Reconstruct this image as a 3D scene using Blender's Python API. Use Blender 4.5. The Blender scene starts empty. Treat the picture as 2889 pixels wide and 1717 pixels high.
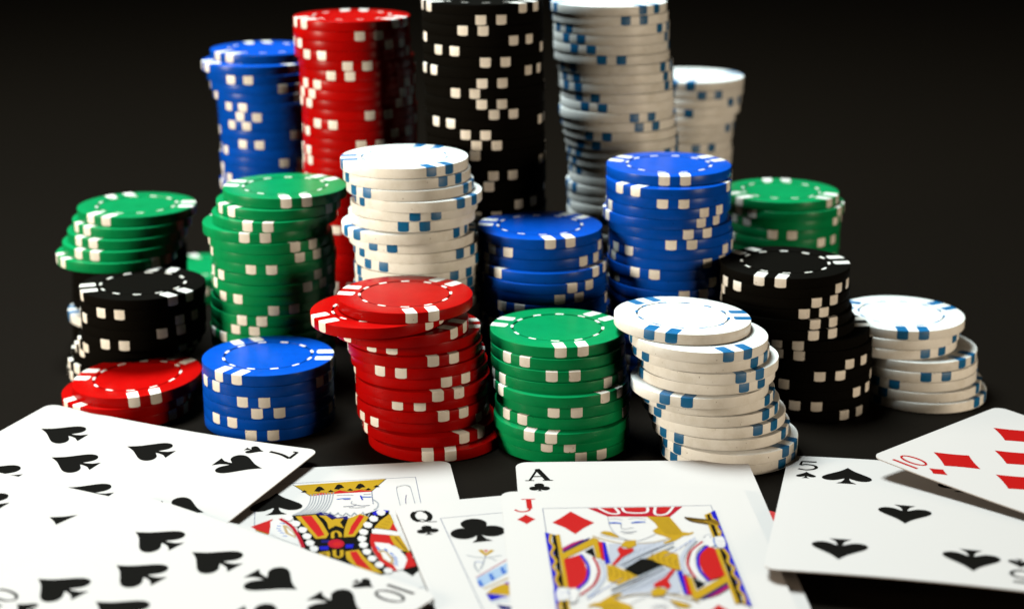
import bpy, bmesh, math, random
from mathutils import Vector, Matrix

# ---------------------------------------------------------------- camera, world, lamps, exposure
S = 0.000975                     # working units are 1/1000 "table units"; S turns them into metres (39 mm chips)
scene = bpy.context.scene
COL = scene.collection
CAM_H, PITCH, LENS_PX = 175.0, 16.3, 4628.0

cam_data = bpy.data.cameras.new('camera')
cam_data.sensor_width = 36.0
cam_data.lens = 36.0 * LENS_PX / 2889.0
cam_data.clip_start = 0.01
cam_data.clip_end = 50.0
cam_data.dof.use_dof = True
cam_data.dof.focus_distance = 462 * S
cam_data.dof.aperture_fstop = 9.3
cam_data.dof.aperture_blades = 0
cam = bpy.data.objects.new('camera', cam_data)
cam.location = (0, 0, CAM_H * S)
cam.rotation_euler = (math.radians(90 - PITCH), 0, 0)
COL.objects.link(cam)
scene.camera = cam

world = bpy.data.worlds.new('World')
scene.world = world
world.use_nodes = True
bg = world.node_tree.nodes['Background']
bg.inputs['Color'].default_value = (0.020, 0.016, 0.011, 1)
bg.inputs['Strength'].default_value = 1.0


def lamp(name, loc, target, sx, sy, power, color):
    ld = bpy.data.lights.new(name, 'AREA')
    ld.shape = 'RECTANGLE'
    ld.size, ld.size_y = sx, sy
    ld.energy = power
    ld.color = color
    o = bpy.data.objects.new(name, ld)
    o.location = loc
    d = Vector(target) - Vector(loc)
    o.rotation_euler = d.to_track_quat('-Z', 'Y').to_euler()
    COL.objects.link(o)
    return o


lamp('overhead_lamp', (-0.24, 0.70, 0.95), (0.0, 0.46, 0.0), 0.36, 0.32, 26.0, (0.82, 0.97, 1.0))
lamp('side_lamp', (-0.62, 0.27, 0.16), (-0.02, 0.52, 0.09), 0.12, 0.16, 1.1, (1.0, 0.88, 0.70)).data.spread = math.radians(75)
lamp('warm_lamp', (0.47, 0.15, 0.07), (0.06, 0.46, 0.02), 0.14, 0.12, 1.45, (1.0, 0.82, 0.60))

vs = scene.view_settings
vs.view_transform = 'Standard'
vs.look = 'None'
vs.exposure = 0.0
vs.gamma = 1.0
vs.use_curve_mapping = False
scene.render.engine = 'CYCLES'
scene.cycles.use_denoising = True
scene.cycles.max_bounces = 6
scene.cycles.diffuse_bounces = 0
scene.cycles.glossy_bounces = 3


# ---------------------------------------------------------------- materials
def material(name, color, rough=0.4, spec=0.5, vary=0.06, vscale=60.0, bump=0.0, bscale=900.0, coat=0.0, scuff=False):
    m = bpy.data.materials.new(name)
    m.use_nodes = True
    nt = m.node_tree
    b = nt.nodes['Principled BSDF']
    b.inputs['Roughness'].default_value = rough
    b.inputs['Specular IOR Level'].default_value = spec
    if coat:
        b.inputs['Coat Weight'].default_value = coat
        b.inputs['Coat Roughness'].default_value = 0.12
    tc = nt.nodes.new('ShaderNodeTexCoord')
    no = nt.nodes.new('ShaderNodeTexNoise')
    no.inputs['Scale'].default_value = vscale / S / 1000.0
    no.inputs['Detail'].default_value = 6.0
    nt.links.new(tc.outputs['Object'], no.inputs['Vector'])
    ra = nt.nodes.new('ShaderNodeValToRGB')
    ra.color_ramp.elements[0].position = 0.3
    ra.color_ramp.elements[1].position = 0.7
    ra.color_ramp.elements[0].color = (*[c * (1 - vary) for c in color], 1)
    ra.color_ramp.elements[1].color = (*[min(1, c * (1 + vary * 0.5)) for c in color], 1)
    nt.links.new(no.outputs['Fac'], ra.inputs['Fac'])
    nt.links.new(ra.outputs['Color'], b.inputs['Base Color'])
    if scuff:
        oi = nt.nodes.new('ShaderNodeObjectInfo')
        hv = nt.nodes.new('ShaderNodeHueSaturation')
        m1 = nt.nodes.new('ShaderNodeMapRange')
        m1.inputs['To Min'].default_value = 0.90
        m1.inputs['To Max'].default_value = 1.08
        nt.links.new(oi.outputs['Random'], m1.inputs['Value'])
        nt.links.new(m1.outputs['Result'], hv.inputs['Value'])
        nt.links.new(ra.outputs['Color'], hv.inputs['Color'])
        # grime specks, different on every chip
        ad = nt.nodes.new('ShaderNodeVectorMath')
        ad.operation = 'ADD'
        nt.links.new(tc.outputs['Object'], ad.inputs[0])
        nt.links.new(oi.outputs['Random'], ad.inputs[1])
        n3 = nt.nodes.new('ShaderNodeTexNoise')
        n3.inputs['Scale'].default_value = 1.1 / S
        n3.inputs['Detail'].default_value = 3.0
        nt.links.new(ad.outputs['Vector'], n3.inputs['Vector'])
        r3 = nt.nodes.new('ShaderNodeValToRGB')
        r3.color_ramp.elements[0].position = 0.25
        r3.color_ramp.elements[1].position = 0.285
        r3.color_ramp.elements[0].color = (0.32, 0.27, 0.22, 1)
        r3.color_ramp.elements[1].color = (1, 1, 1, 1)
        nt.links.new(n3.outputs['Fac'], r3.inputs['Fac'])
        n4 = nt.nodes.new('ShaderNodeTexNoise')
        n4.inputs['Scale'].default_value = 0.16 / S
        n4.inputs['Detail'].default_value = 8.0
        n4.inputs['Roughness'].default_value = 0.7
        nt.links.new(ad.outputs['Vector'], n4.inputs['Vector'])
        r4 = nt.nodes.new('ShaderNodeValToRGB')
        r4.color_ramp.elements[0].position = 0.30
        r4.color_ramp.elements[1].position = 0.55
        r4.color_ramp.elements[0].color = (0.86, 0.84, 0.80, 1)
        r4.color_ramp.elements[1].color = (1, 1, 1, 1)
        nt.links.new(n4.outputs['Fac'], r4.inputs['Fac'])
        prev = hv.outputs['Color']
        for rr in (r3, r4):
            mx = nt.nodes.new('ShaderNodeMix')
            mx.data_type = 'RGBA'
            mx.blend_type = 'MULTIPLY'
            mx.inputs['Factor'].default_value = 1.0
            nt.links.new(prev, mx.inputs['A'])
            nt.links.new(rr.outputs['Color'], mx.inputs['B'])
            prev = mx.outputs['Result']
        nt.links.new(prev, b.inputs['Base Color'])
    # worn patches: roughness wanders a little
    mr = nt.nodes.new('ShaderNodeMapRange')
    mr.inputs['To Min'].default_value = rough - 0.06
    mr.inputs['To Max'].default_value = rough + 0.10
    nt.links.new(no.outputs['Fac'], mr.inputs['Value'])
    nt.links.new(mr.outputs['Result'], b.inputs['Roughness'])
    if bump:
        n2 = nt.nodes.new('ShaderNodeTexNoise')
        n2.inputs['Scale'].default_value = bscale / S / 1000.0
        n2.inputs['Detail'].default_value = 2.0
        nt.links.new(tc.outputs['Object'], n2.inputs['Vector'])
        bp = nt.nodes.new('ShaderNodeBump')
        bp.inputs['Strength'].default_value = bump
        bp.inputs['Distance'].default_value = 0.05 * S
        nt.links.new(n2.outputs['Fac'], bp.inputs['Height'])
        nt.links.new(bp.outputs['Normal'], b.inputs['Normal'])
    return m


CHIP = {
    'r': material('chip_red', (0.38, 0.0022, 0.0016), 0.24, 0.06, 0.10, 0.12, 0.15, scuff=True),
    'b': material('chip_blue', (0.0015, 0.066, 0.43), 0.24, 0.10, 0.10, 0.12, 0.15, scuff=True),
    'g': material('chip_green', (0.0022, 0.225, 0.068), 0.26, 0.10, 0.10, 0.12, 0.15, scuff=True),
    'w': material('chip_white', (0.9, 0.885, 0.84), 0.38, 0.3, 0.04, 0.12, 0.25, scuff=True),
    'k': material('chip_black', (0.0034, 0.0029, 0.0021), 0.75, 0.01, 0.10, 0.12, 0.15),
}
SPOT_WHITE = material('spot_white', (0.84, 0.79, 0.72), 0.40, 0.4, 0.06, 0.3, 0.2, scuff=True)
SPOT_BLUE = material('spot_blue', (0.003, 0.125, 0.31), 0.38, 0.4, 0.08, 0.3, 0.2, scuff=True)
PAPER = material('card_paper', (0.47, 0.42, 0.393), 0.42, 0.25, 0.015, 0.05, 0.12, 2.2)
CARD_BACK = material('card_back_red', (0.42, 0.02, 0.02), 0.4, 0.4, 0.1, 0.6)
INK = {
    'black': material('ink_black', (0.0042, 0.0036, 0.0028), 0.7, 0.02, 0.05, 1.0),
    'red': material('ink_red', (0.3276, 0.00312, 0.00234), 0.5, 0.1, 0.05, 1.0),
    'crim': material('ink_crimson', (0.2808, 0.0039, 0.01248), 0.6, 0.04, 0.05, 1.0),
    'gold': material('ink_gold', (0.3276, 0.1833, 0.0078), 0.6, 0.04, 0.12, 1.5),
    'dgold': material('ink_dark_gold', (0.1326, 0.0663, 0.00468), 0.6, 0.04, 0.1, 1.5),
    'blue': material('ink_blue', (0.00624, 0.00624, 0.2652), 0.6, 0.04, 0.05, 1.0),
    'navy': material('ink_navy', (0.00624, 0.00468, 0.078), 0.6, 0.04, 0.05, 1.0),
    'sky': material('ink_sky', (0.0234, 0.0858, 0.2964), 0.6, 0.04, 0.05, 1.0),
    'lsky': material('ink_pale_blue', (0.234, 0.2964, 0.39), 0.6, 0.04, 0.05, 1.0),
    'lav': material('ink_lavender', (0.312, 0.3042, 0.3354), 0.6, 0.04, 0.05, 1.0),
    'grey': material('ink_grey', (0.078, 0.0858, 0.1326), 0.6, 0.04, 0.05, 1.0),
    'lgrey': material('ink_light_grey', (0.195, 0.195, 0.2106), 0.6, 0.04, 0.05, 1.0),
    'tan': material('ink_tan', (0.312, 0.2106, 0.1014), 0.6, 0.04, 0.05, 1.0),
    'mag': material('ink_magenta', (0.234, 0.00624, 0.0702), 0.6, 0.04, 0.05, 1.0),
    'purple': material('ink_purple', (0.0936, 0.00936, 0.195), 0.6, 0.04, 0.05, 1.0),
    'pink': material('ink_pink', (0.3276, 0.1326, 0.156), 0.6, 0.04, 0.05, 1.0),
    'white': material('ink_white', (0.465, 0.418, 0.395), 0.6, 0.04, 0.02, 1.0),
}
TABLE = material('table_black', (0.0048, 0.0032, 0.0019), 0.7, 0.03, 0.12, 0.004, 0.0)


def obj(name, mesh, parent=None):
    o = bpy.data.objects.new(name, mesh)
    COL.objects.link(o)
    if parent:
        o.parent = parent
    return o


def mesh_from(name, verts, faces, mats, smooth=False, fmats=None):
    me = bpy.data.meshes.new(name)
    me.from_pydata([(x * S, y * S, z * S) for x, y, z in verts], [], faces)
    for m in mats:
        me.materials.append(m)
    if fmats:
        me.polygons.foreach_set('material_index', fmats)
    if smooth:
        me.polygons.foreach_set('use_smooth', [True] * len(me.polygons))
    me.update()
    return me


# ---------------------------------------------------------------- the table
tv = 3000.0
tb = obj('table_top', mesh_from('table_top', [(-tv, -900, 0), (tv, -900, 0), (tv, 4200, 0), (-tv, 4200, 0),
                                           (-tv, -900, -30), (tv, -900, -30), (tv, 4200, -30), (-tv, 4200, -30)],
                              [(0, 1, 2, 3), (7, 6, 5, 4), (0, 4, 5, 1), (1, 5, 6, 2), (2, 6, 7, 3), (3, 7, 4, 0)], [TABLE]))
tb['kind'] = 'structure'

# ---------------------------------------------------------------- poker chip meshes
CR, CT = 19.85, 3.30             # chip radius and thickness
SEG = 96


def chip_body(mat):
    prof = [(0.0, CT - 0.10), (12.6, CT - 0.10), (12.95, CT - 0.10), (13.04, CT - 0.55), (13.44, CT - 0.55), (13.54, CT - 0.02),
            (13.75, CT), (19.62, CT), (19.74, CT - 0.03), (19.82, CT - 0.11), (CR, CT - 0.23),
            (CR, 0.23), (19.82, 0.11), (19.74, 0.03), (19.62, 0.0), (0.0, 0.0)]
    verts, faces = [], []
    idx = []
    for r, z in prof:
        if r == 0:
            idx.append([len(verts)] * SEG)
            verts.append((0, 0, z))
        else:
            idx.append(list(range(len(verts), len(verts) + SEG)))
            for k in range(SEG):
                a = 2 * math.pi * k / SEG
                verts.append((r * math.cos(a), r * math.sin(a), z))
    for i in range(len(prof) - 1):
        for k in range(SEG):
            k2 = (k + 1) % SEG
            q = [idx[i][k], idx[i + 1][k], idx[i + 1][k2], idx[i][k2]]
            q2 = []
            for v in q:
                if v not in q2:
                    q2.append(v)
            faces.append(tuple(q2))
    me = mesh_from('chip_body', verts, faces, [mat], True)
    bm = bmesh.new(); bm.from_mesh(me)
    for e in bm.edges:
        if len(e.link_faces) == 2 and e.calc_face_angle() > math.radians(28):
            e.smooth = False
    bm.to_mesh(me); bm.free()
    return me


def spot_mesh(mat, side):
    """one moulded stripe: a strip of the top face running over the rim and down the edge"""
    w, off, e = 3.35, 3.28, 0.035
    l0, l1 = side * off - w / 2, side * off + w / 2
    n = 7
    verts, faces = [], []
    for i in range(n):
        u = i / (n - 1)
        l = l0 + (l1 - l0) * u
        def at(r):
            return math.sqrt(max(r * r - l * l, 0))
        endc = abs(u - 0.5) * 2
        rnd = 0.30 * max(0, endc - 0.6) / 0.4       # rounded lower corners
        inn = 14.55 + 0.35 * max(0, endc - 0.8) / 0.2
        p = [(inn, CT - 0.3), (inn, CT + e * 0.6), (at(19.63), CT + e * 0.6), (at(19.76), CT - 0.005), (at(19.85), CT - 0.10), (at(CR + e), CT - 0.23),
             (at(CR + e), 0.42 + rnd), (at(CR + e * 0.3), 0.24 + rnd), (at(CR - 0.3), 0.24 + rnd)]
        for s_, z in p:
            verts.append((s_, l, z))
    m = 9
    for i in range(n - 1):
        for j in range(m - 1):
            a = i * m + j
            faces.append((a, a + 1, a + m + 1, a + m))
    me = mesh_from('edge_spot', verts, faces, [mat], True)
    bm = bmesh.new(); bm.from_mesh(me)
    bmesh.ops.recalc_face_normals(bm, faces=bm.faces)
    up = sum((f.normal.z for f in bm.faces), 0)
    if up < 0:
        bmesh.ops.reverse_faces(bm, faces=bm.faces)
    for ed in bm.edges:
        if len(ed.link_faces) == 2 and ed.calc_face_angle() > math.radians(35):
            ed.smooth = False
    bm.to_mesh(me); bm.free()
    return me


def dash_mesh(mat):
    verts, faces = [], []
    half = math.radians(5.2)
    n = 6
    for i in range(n + 1):
        a = -half + 2 * half * i / n
        for r, z in ((13.02, CT - 0.34), (13.02, CT + 0.0), (13.78, CT + 0.02), (13.78, CT - 0.1)):
            verts.append((r * math.cos(a), r * math.sin(a), z))
    for i in range(n):
        for j in range(3):
            a = i * 4 + j
            faces.append((a, a + 1, a + 5, a + 4))
    faces.append((0, 1, 2, 3)); faces.append((n * 4 + 3, n * 4 + 2, n * 4 + 1, n * 4))
    me = mesh_from('ring_dash', verts, faces, [mat])
    return me


BODY = {k: chip_body(m) for k, m in CHIP.items()}
SPOTS = {k: (spot_mesh(SPOT_BLUE if k == 'w' else SPOT_WHITE, -1), spot_mesh(SPOT_BLUE if k == 'w' else SPOT_WHITE, 1)) for k in CHIP}
DASH = {k: dash_mesh(SPOT_BLUE if k == 'w' else SPOT_WHITE) for k in CHIP}
COLOUR = {'r': 'red', 'b': 'blue', 'g': 'green', 'w': 'white', 'k': 'black'}
ORD = ['top', 'second', 'third', 'fourth', 'fifth', 'sixth', 'seventh', 'eighth', 'ninth', 'tenth', 'eleventh', 'twelfth', 'thirteenth',
       'fourteenth', 'fifteenth', 'sixteenth', 'seventeenth', 'eighteenth', 'nineteenth', 'twentieth']
_o = ['first', 'second', 'third', 'fourth', 'fifth', 'sixth', 'seventh', 'eighth', 'ninth']
ORD += ['twenty-' + q for q in _o] + ['thirtieth'] + ['thirty-' + q for q in _o]
PHRASE = {
    'back_blue': ('tall blue stack', 'chips of the tall blue stack'),
    'tall_red': ('tall red stack', 'chips of the tall red stack'),
    'tall_black': ('tall black stack', 'chips of the tall black stack'),
    'tall_white': ('tall white stack', 'chips of the tall white stack'),
    'rear_white': ('stack behind the tall white one', 'chips of the rear white stack'),
    'left_green': ('stepped stack at far left', 'chips of the far left green stack'),
    'tall_green': ('tall green stack', 'chips of the tall green stack'),
    'middle_white': ('stack behind the leaning reds', 'chips of the middle white stack'),
    'front_red': ('leaning front red stack', 'chips of the leaning front red stack'),
    'middle_blue': ('dim stack behind front green', 'chips of the middle blue stack'),
    'right_blue': ('stack before the tall white one', 'chips of the right blue stack'),
    'rear_green': ('stack behind the right black one', 'chips of the rear green stack'),
    'right_black': ('stack right of leaning whites', 'chips of the right black stack'),
    'right_white': ('white stack at far right', 'chips of the far right white stack'),
    'left_black': ('stack below the stepped greens', 'chips of the left black stack'),
    'left_red': ('low stack behind the seven', 'chips of the left red stack'),
    'front_blue': ('short front blue stack', 'chips of the front blue stack'),
    'front_green': ('front green stack behind ace', 'chips of the front green stack'),
    'front_white': ('leaning front white stack', 'chips of the leaning front white stack'),
    'small_green': ('low stack peeking out far left', 'chips of the low rear green stack'),
}

# each row: x, y, height of its underside, turn of the stripes, colour, roll, pitch
STACKS = [
 ('back_blue', 3.256, [
  (-88.78,594.23,94.42,108.5,'b',0,0),
  (-90.94,588.23,91.17,84.8,'b',0,0),
  (-89.3,588.23,87.91,13.6,'b',0,0),
  (-88.33,588.23,84.66,64.5,'b',0,0),
  (-87.35,588.23,81.4,78.4,'b',0,0),
  (-86.14,588.23,78.14,116.3,'b',0,0),
  (-86.05,588.23,74.89,11.3,'b',0,0),
  (-85.96,588.23,71.63,119.3,'b',0,0),
  (-85.86,588.23,68.38,68.3,'b',0,0),
  (-85.55,588.23,65.12,11.3,'b',0,0),
  (-85.45,588.23,61.86,83.3,'b',0,0),
  (-86.04,588.23,58.61,56.3,'b',0,0),
  (-85.91,588.47,55.35,73.7,'b',0,0),
  (-85.59,588.47,52.1,89,'b',0,0),
  (-86.51,588.19,48.84,91.6,'b',0,0),
  (-85.89,588.63,45.58,111.9,'b',0,0),
  (-86.07,587.97,42.33,43.6,'b',0,0),
  (-85.96,587.74,39.07,4.3,'b',0,0),
  (-86.26,588.64,35.82,70.2,'b',0,0),
  (-86.38,588.53,32.56,115,'b',0,0),
  (-85.92,587.85,29.3,98.5,'b',0,0),
  (-85.66,587.94,26.05,4.1,'b',0,0),
  (-85.55,588.6,22.79,13,'b',0,0),
  (-85.57,588.27,19.54,59.6,'b',0,0),
  (-86.33,588.67,16.28,61.2,'b',0,0),
  (-85.57,588.62,13.02,14.1,'b',0,0),
  (-86.17,587.89,9.77,115.8,'b',0,0),
  (-86.47,588.03,6.51,50.7,'b',0,0),
  (-86.53,588.41,3.26,18.9,'b',0,0),
  (-86.23,588.55,0,36,'b',0,0),
 ]),
 ('tall_red', 3.31, [
  (-54.72,565.15,109.22,92.1,'r',0,0),
  (-54.81,565.15,105.91,52.5,'r',0,0),
  (-54.68,565.15,102.6,82.5,'r',0,0),
  (-54.69,565.15,99.29,114.5,'r',0,0),
  (-53.58,565.15,95.98,36.4,'r',0,0),
  (-53.25,565.15,92.67,18.4,'r',0,0),
  (-53.25,565.15,89.36,102.4,'r',0,0),
  (-53.42,565.15,86.05,95.4,'r',0,0),
  (-53.29,565.15,82.74,89.4,'r',0,0),
  (-52.74,565.15,79.43,54.3,'r',0,0),
  (-52.82,565.15,76.12,118.3,'r',0,0),
  (-52.69,565.15,72.81,80.3,'r',0,0),
  (-52.78,565.15,69.5,45.3,'r',0,0),
  (-53.08,565.15,66.19,83.4,'r',0,0),
  (-52.95,565.15,62.88,85.4,'r',0,0),
  (-53.13,565.13,59.57,59.9,'r',0,0),
  (-53.39,565.63,56.27,98.1,'r',0,0),
  (-52.7,565.5,52.96,97.5,'r',0,0),
  (-52.66,565.02,49.65,44.7,'r',0,0),
  (-53.44,564.7,46.34,117.1,'r',0,0),
  (-52.49,564.85,43.03,66,'r',0,0),
  (-52.52,565.59,39.72,16.6,'r',0,0),
  (-53.09,565.18,36.41,68.4,'r',0,0),
  (-53.34,565.4,33.1,71.1,'r',0,0),
  (-52.59,564.69,29.79,88.8,'r',0,0),
  (-53.36,564.99,26.48,48.7,'r',0,0),
  (-52.53,564.99,23.17,86.2,'r',0,0),
  (-52.9,564.97,19.86,13.4,'r',0,0),
  (-53.27,564.73,16.55,113.3,'r',0,0),
  (-52.76,565.65,13.24,114.7,'r',0,0),
  (-53.4,565.64,9.93,39.4,'r',0,0),
  (-53.04,564.89,6.62,46.6,'r',0,0),
  (-52.62,565.11,3.31,25.9,'r',0,0),
  (-53.39,565.57,0,99.3,'r',0,0),
 ]),
 ('tall_black', 3.346, [
  (-9.67,542.62,117.1,81,'k',0,0),
  (-9.69,542.62,113.76,39,'k',0,0),
  (-9.7,542.62,110.41,22,'k',0,0),
  (-9.52,542.62,107.07,70,'k',0,0),
  (-9.53,542.62,103.72,114,'k',0,0),
  (-9.34,542.62,100.37,42,'k',0,0),
  (-9.77,542.62,97.03,89,'k',0,0),
  (-9.38,542.62,93.68,39,'k',0,0),
  (-8.98,542.62,90.34,11.9,'k',0,0),
  (-9.2,542.62,86.99,38,'k',0,0),
  (-9.01,542.62,83.65,49,'k',0,0),
  (-9.23,542.62,80.3,108,'k',0,0),
  (-9.04,542.62,76.95,22,'k',0,0),
  (-8.85,542.62,73.61,31.9,'k',0,0),
  (-8.66,542.62,70.26,10.9,'k',0,0),
  (-8.66,542.96,66.92,106.6,'k',0,0),
  (-8.43,543.07,63.57,46.5,'k',0,0),
  (-8.37,542.23,60.22,23,'k',0,0),
  (-9.01,542.96,56.88,6.3,'k',0,0),
  (-8.7,543.12,53.53,73.2,'k',0,0),
  (-8.18,542.57,50.19,29.4,'k',0,0),
  (-8.43,542.6,46.84,5.8,'k',0,0),
  (-8.75,542.27,43.5,16.2,'k',0,0),
  (-8.17,543.08,40.15,46.1,'k',0,0),
  (-8.66,542.46,36.8,101.6,'k',0,0),
  (-8.89,542.9,33.46,75,'k',0,0),
  (-8.8,542.91,30.11,63.9,'k',0,0),
  (-8.46,542.78,26.77,62,'k',0,0),
  (-8.79,542.82,23.42,4.6,'k',0,0),
  (-8.67,542.89,20.07,53.8,'k',0,0),
  (-8.86,543.07,16.73,48.9,'k',0,0),
  (-8.58,542.13,13.38,36.5,'k',0,0),
  (-8.91,542.79,10.04,26.5,'k',0,0),
  (-8.34,542.77,6.69,66.6,'k',0,0),
  (-8.81,542.76,3.35,59.5,'k',0,0),
  (-8.33,542.47,0,72,'k',0,0),
 ]),
 ('tall_white', 3.254, [
  (33.1,568.34,113.9,71.7,'w',0,0),
  (33.67,568.34,110.64,51.6,'w',0,0),
  (34.07,568.34,107.39,91.6,'w',0,0),
  (34.12,568.34,104.13,106.6,'w',0,0),
  (34.18,568.34,100.88,117.6,'w',0,0),
  (34.45,568.34,97.62,26.5,'w',0,0),
  (35.57,568.34,94.37,91.4,'w',0,0),
  (36.06,568.34,91.12,94.4,'w',0,0),
  (36.21,568.34,87.86,96.4,'w',0,0),
  (36.82,568.34,84.61,114.3,'w',0,0),
  (36.67,568.34,81.35,2.3,'w',0,0),
  (36.29,568.34,78.1,54.3,'w',0,0),
  (37,568.34,74.85,57.3,'w',0,0),
  (37.71,568.34,71.59,4.2,'w',0,0),
  (38.42,568.34,68.34,111.1,'w',0,0),
  (38.92,568.34,65.08,86.1,'w',0,0),
  (39.42,568.34,61.83,76,'w',0,0),
  (39.79,568.53,58.57,83.1,'w',0,0),
  (39.88,568.36,55.32,29.5,'w',0,0),
  (39.09,568.68,52.07,78.6,'w',0,0),
  (39.4,568.53,48.81,52.4,'w',0,0),
  (39.65,568.01,45.56,59.7,'w',0,0),
  (39.5,568.51,42.3,16.5,'w',0,0),
  (39.54,568.62,39.05,42.4,'w',0,0),
  (39.64,567.87,35.8,105.2,'w',0,0),
  (39.36,568.49,32.54,112.3,'w',0,0),
  (39.61,568.47,29.29,91,'w',0,0),
  (39.39,568.07,26.03,92.5,'w',0,0),
  (39.05,568.16,22.78,107.9,'w',0,0),
  (39.11,567.88,19.52,21.9,'w',0,0),
  (39.3,568.45,16.27,36.9,'w',0,0),
  (39.16,568.74,13.02,86.1,'w',0,0),
  (39.33,568.12,9.76,15.2,'w',0,0),
  (39.03,568.67,6.51,10.9,'w',0,0),
  (38.96,568.45,3.25,97.5,'w',0,0),
  (39.47,568.18,0,35.7,'w',0,0),
 ]),
 ('rear_white', 3.34, [
  (68.29,624.31,80.15,13.8,'w',0,0),
  (68.15,624.31,76.81,45.8,'w',0,0),
  (67.54,624.31,73.47,85.8,'w',0,0),
  (67.17,624.31,70.13,15.9,'w',0,0),
  (65.6,624.31,66.79,2,'w',0,0),
  (65.23,624.31,63.45,94,'w',0,0),
  (64.85,624.31,60.11,4.1,'w',0,0),
  (64.46,624.31,56.77,52.1,'w',0,0),
  (64.92,624.63,53.43,14.4,'w',0,0),
  (64.78,624.45,50.09,8.4,'w',0,0),
  (64.11,624.41,46.75,31.8,'w',0,0),
  (64.92,624.78,43.41,37.1,'w',0,0),
  (64.32,624.7,40.08,84.2,'w',0,0),
  (64.07,624.38,36.74,38,'w',0,0),
  (64.1,624.44,33.4,71.1,'w',0,0),
  (64.34,624.24,30.06,111.3,'w',0,0),
  (64.26,624.78,26.72,9.7,'w',0,0),
  (64.93,624.72,23.38,35.6,'w',0,0),
  (64.22,624.79,20.04,23.7,'w',0,0),
  (64.38,624.13,16.7,82.2,'w',0,0),
  (64.46,624.1,13.36,21.3,'w',0,0),
  (64.09,624.43,10.02,17.4,'w',0,0),
  (64.26,624.59,6.68,63.3,'w',0,0),
  (63.98,624.34,3.34,117,'w',0,0),
  (64.9,624.59,0,113.5,'w',0,0),
 ]),
 ('left_green', 3.366, [
  (-128.21,547.71,47.12,2.2,'g',0,0),
  (-129.53,545.51,43.76,104.8,'g',0,0),
  (-130.9,543.31,40.39,119,'g',0,0),
  (-132.26,541.11,37.03,6.2,'g',0,0),
  (-134.02,538.91,33.66,92,'g',0,0),
  (-134.42,558.71,30.29,43.5,'k',0,0),
  (-134.34,558.71,26.93,48.5,'k',0,0),
  (-134.56,558.71,23.56,53.5,'k',0,0),
  (-134.78,558.71,20.2,38.6,'k',0,0),
  (-135,558.71,16.83,43.6,'k',0,0),
  (-135.22,558.71,13.46,51.6,'k',0,0),
  (-135.08,551.71,10.1,75.8,'w',0,0),
  (-135.66,558.71,6.73,43.6,'k',0,0),
  (-135.88,558.71,3.37,47.7,'k',0,0),
  (-136.1,558.71,0,43.7,'k',0,0),
 ]),
 ('tall_green', 3.335, [
  (-73.21,518.45,60.03,48,'g',0,0),
  (-75.15,516.45,56.69,100.3,'g',0,0),
  (-76.33,514.45,53.36,22.4,'g',0,0),
  (-79.42,513.95,50.02,28.8,'g',0,0),
  (-77.65,512.95,46.69,70.1,'g',0,0),
  (-77.1,512.95,43.35,72.5,'g',0,0),
  (-76.67,513.45,40.02,25.5,'g',0,0),
  (-77,513.45,36.68,91.5,'g',0,0),
  (-77.13,512.95,33.35,79.6,'g',0,0),
  (-77.27,513.45,30.01,113.6,'g',0,0),
  (-77.79,513.45,26.68,48.1,'g',0,0),
  (-77.98,512.95,23.34,18.6,'g',0,0),
  (-78.19,513.45,20.01,11.7,'g',0,0),
  (-78.42,513.11,16.67,97.3,'g',0,0),
  (-78.39,513.56,13.34,35.6,'g',0,0),
  (-78.04,513.56,10,67.9,'g',0,0),
  (-78.57,513.71,6.67,14.8,'g',0,0),
  (-78.15,513.29,3.33,14.3,'g',0,0),
  (-78.16,513.42,0,22,'g',0,0),
 ]),
 ('middle_white', 3.3, [
  (-33.54,503.83,72.6,67.4,'w',0,0),
  (-32.86,503.33,69.3,76.7,'w',0,0),
  (-31.81,502.33,66,102.6,'w',0,0),
  (-29.22,501.33,62.7,83.3,'w',0,0),
  (-30.75,503.83,59.4,43.5,'w',0,0),
  (-31.51,503.83,56.1,35.3,'w',0,0),
  (-33.53,501.33,52.8,95.8,'w',0,0),
  (-31.45,503.33,49.5,5.6,'w',0,0),
  (-30.26,503.83,46.2,85.4,'w',0,0),
  (-29.81,503.83,42.9,111.4,'w',0,0),
  (-30.22,503.83,39.6,78.4,'w',0,0),
  (-29.98,503.92,36.3,97.8,'w',0,0),
  (-30.47,503.79,33,83.4,'w',0,0),
  (-29.83,503.88,29.7,95.1,'w',0,0),
  (-29.94,503.76,26.4,42.5,'w',0,0),
  (-30.01,503.96,23.1,31.2,'w',0,0),
  (-29.81,503.72,19.8,20.4,'w',0,0),
  (-29.87,503.53,16.5,9,'w',0,0),
  (-29.89,503.4,13.2,73.8,'w',0,0),
  (-30.03,503.76,9.9,7.8,'w',0,0),
  (-29.94,504.24,6.6,110.5,'w',0,0),
  (-30.24,503.88,3.3,33.2,'w',0,0),
  (-30.39,503.48,0,43.8,'w',0,0),
 ]),
 ('front_red', 3.3, [
  (-31.39,463.28,39.6,48.3,'r',0,0.5),
  (-38.98,459.78,36.3,90.8,'r',-1.2,0.6),
  (-32.58,461.28,33,93.4,'r',-0.8,0.5),
  (-29.18,464.28,29.7,5.6,'r',0,0),
  (-28.68,462.78,26.4,58,'r',0,0),
  (-27.87,462.78,23.1,9.4,'r',0,0),
  (-27.08,463.28,19.8,64.3,'r',0,0),
  (-26.5,461.28,16.5,55.3,'r',0,0),
  (-26.72,463.28,13.2,21.3,'r',0,0),
  (-26.65,462.28,9.9,60.3,'r',0,0),
  (-26.48,463.28,6.6,97.3,'r',0,0),
  (-24.7,460.28,3.3,73.1,'r',0,0),
  (-22.8,457.28,0,35.9,'r',0,0),
 ]),
 ('middle_blue', 3.3, [
  (8.88,508.47,49.5,48,'b',0,0),
  (9.11,508.47,46.2,109,'b',0,0),
  (9.12,508.47,42.9,81,'b',0,0),
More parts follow.
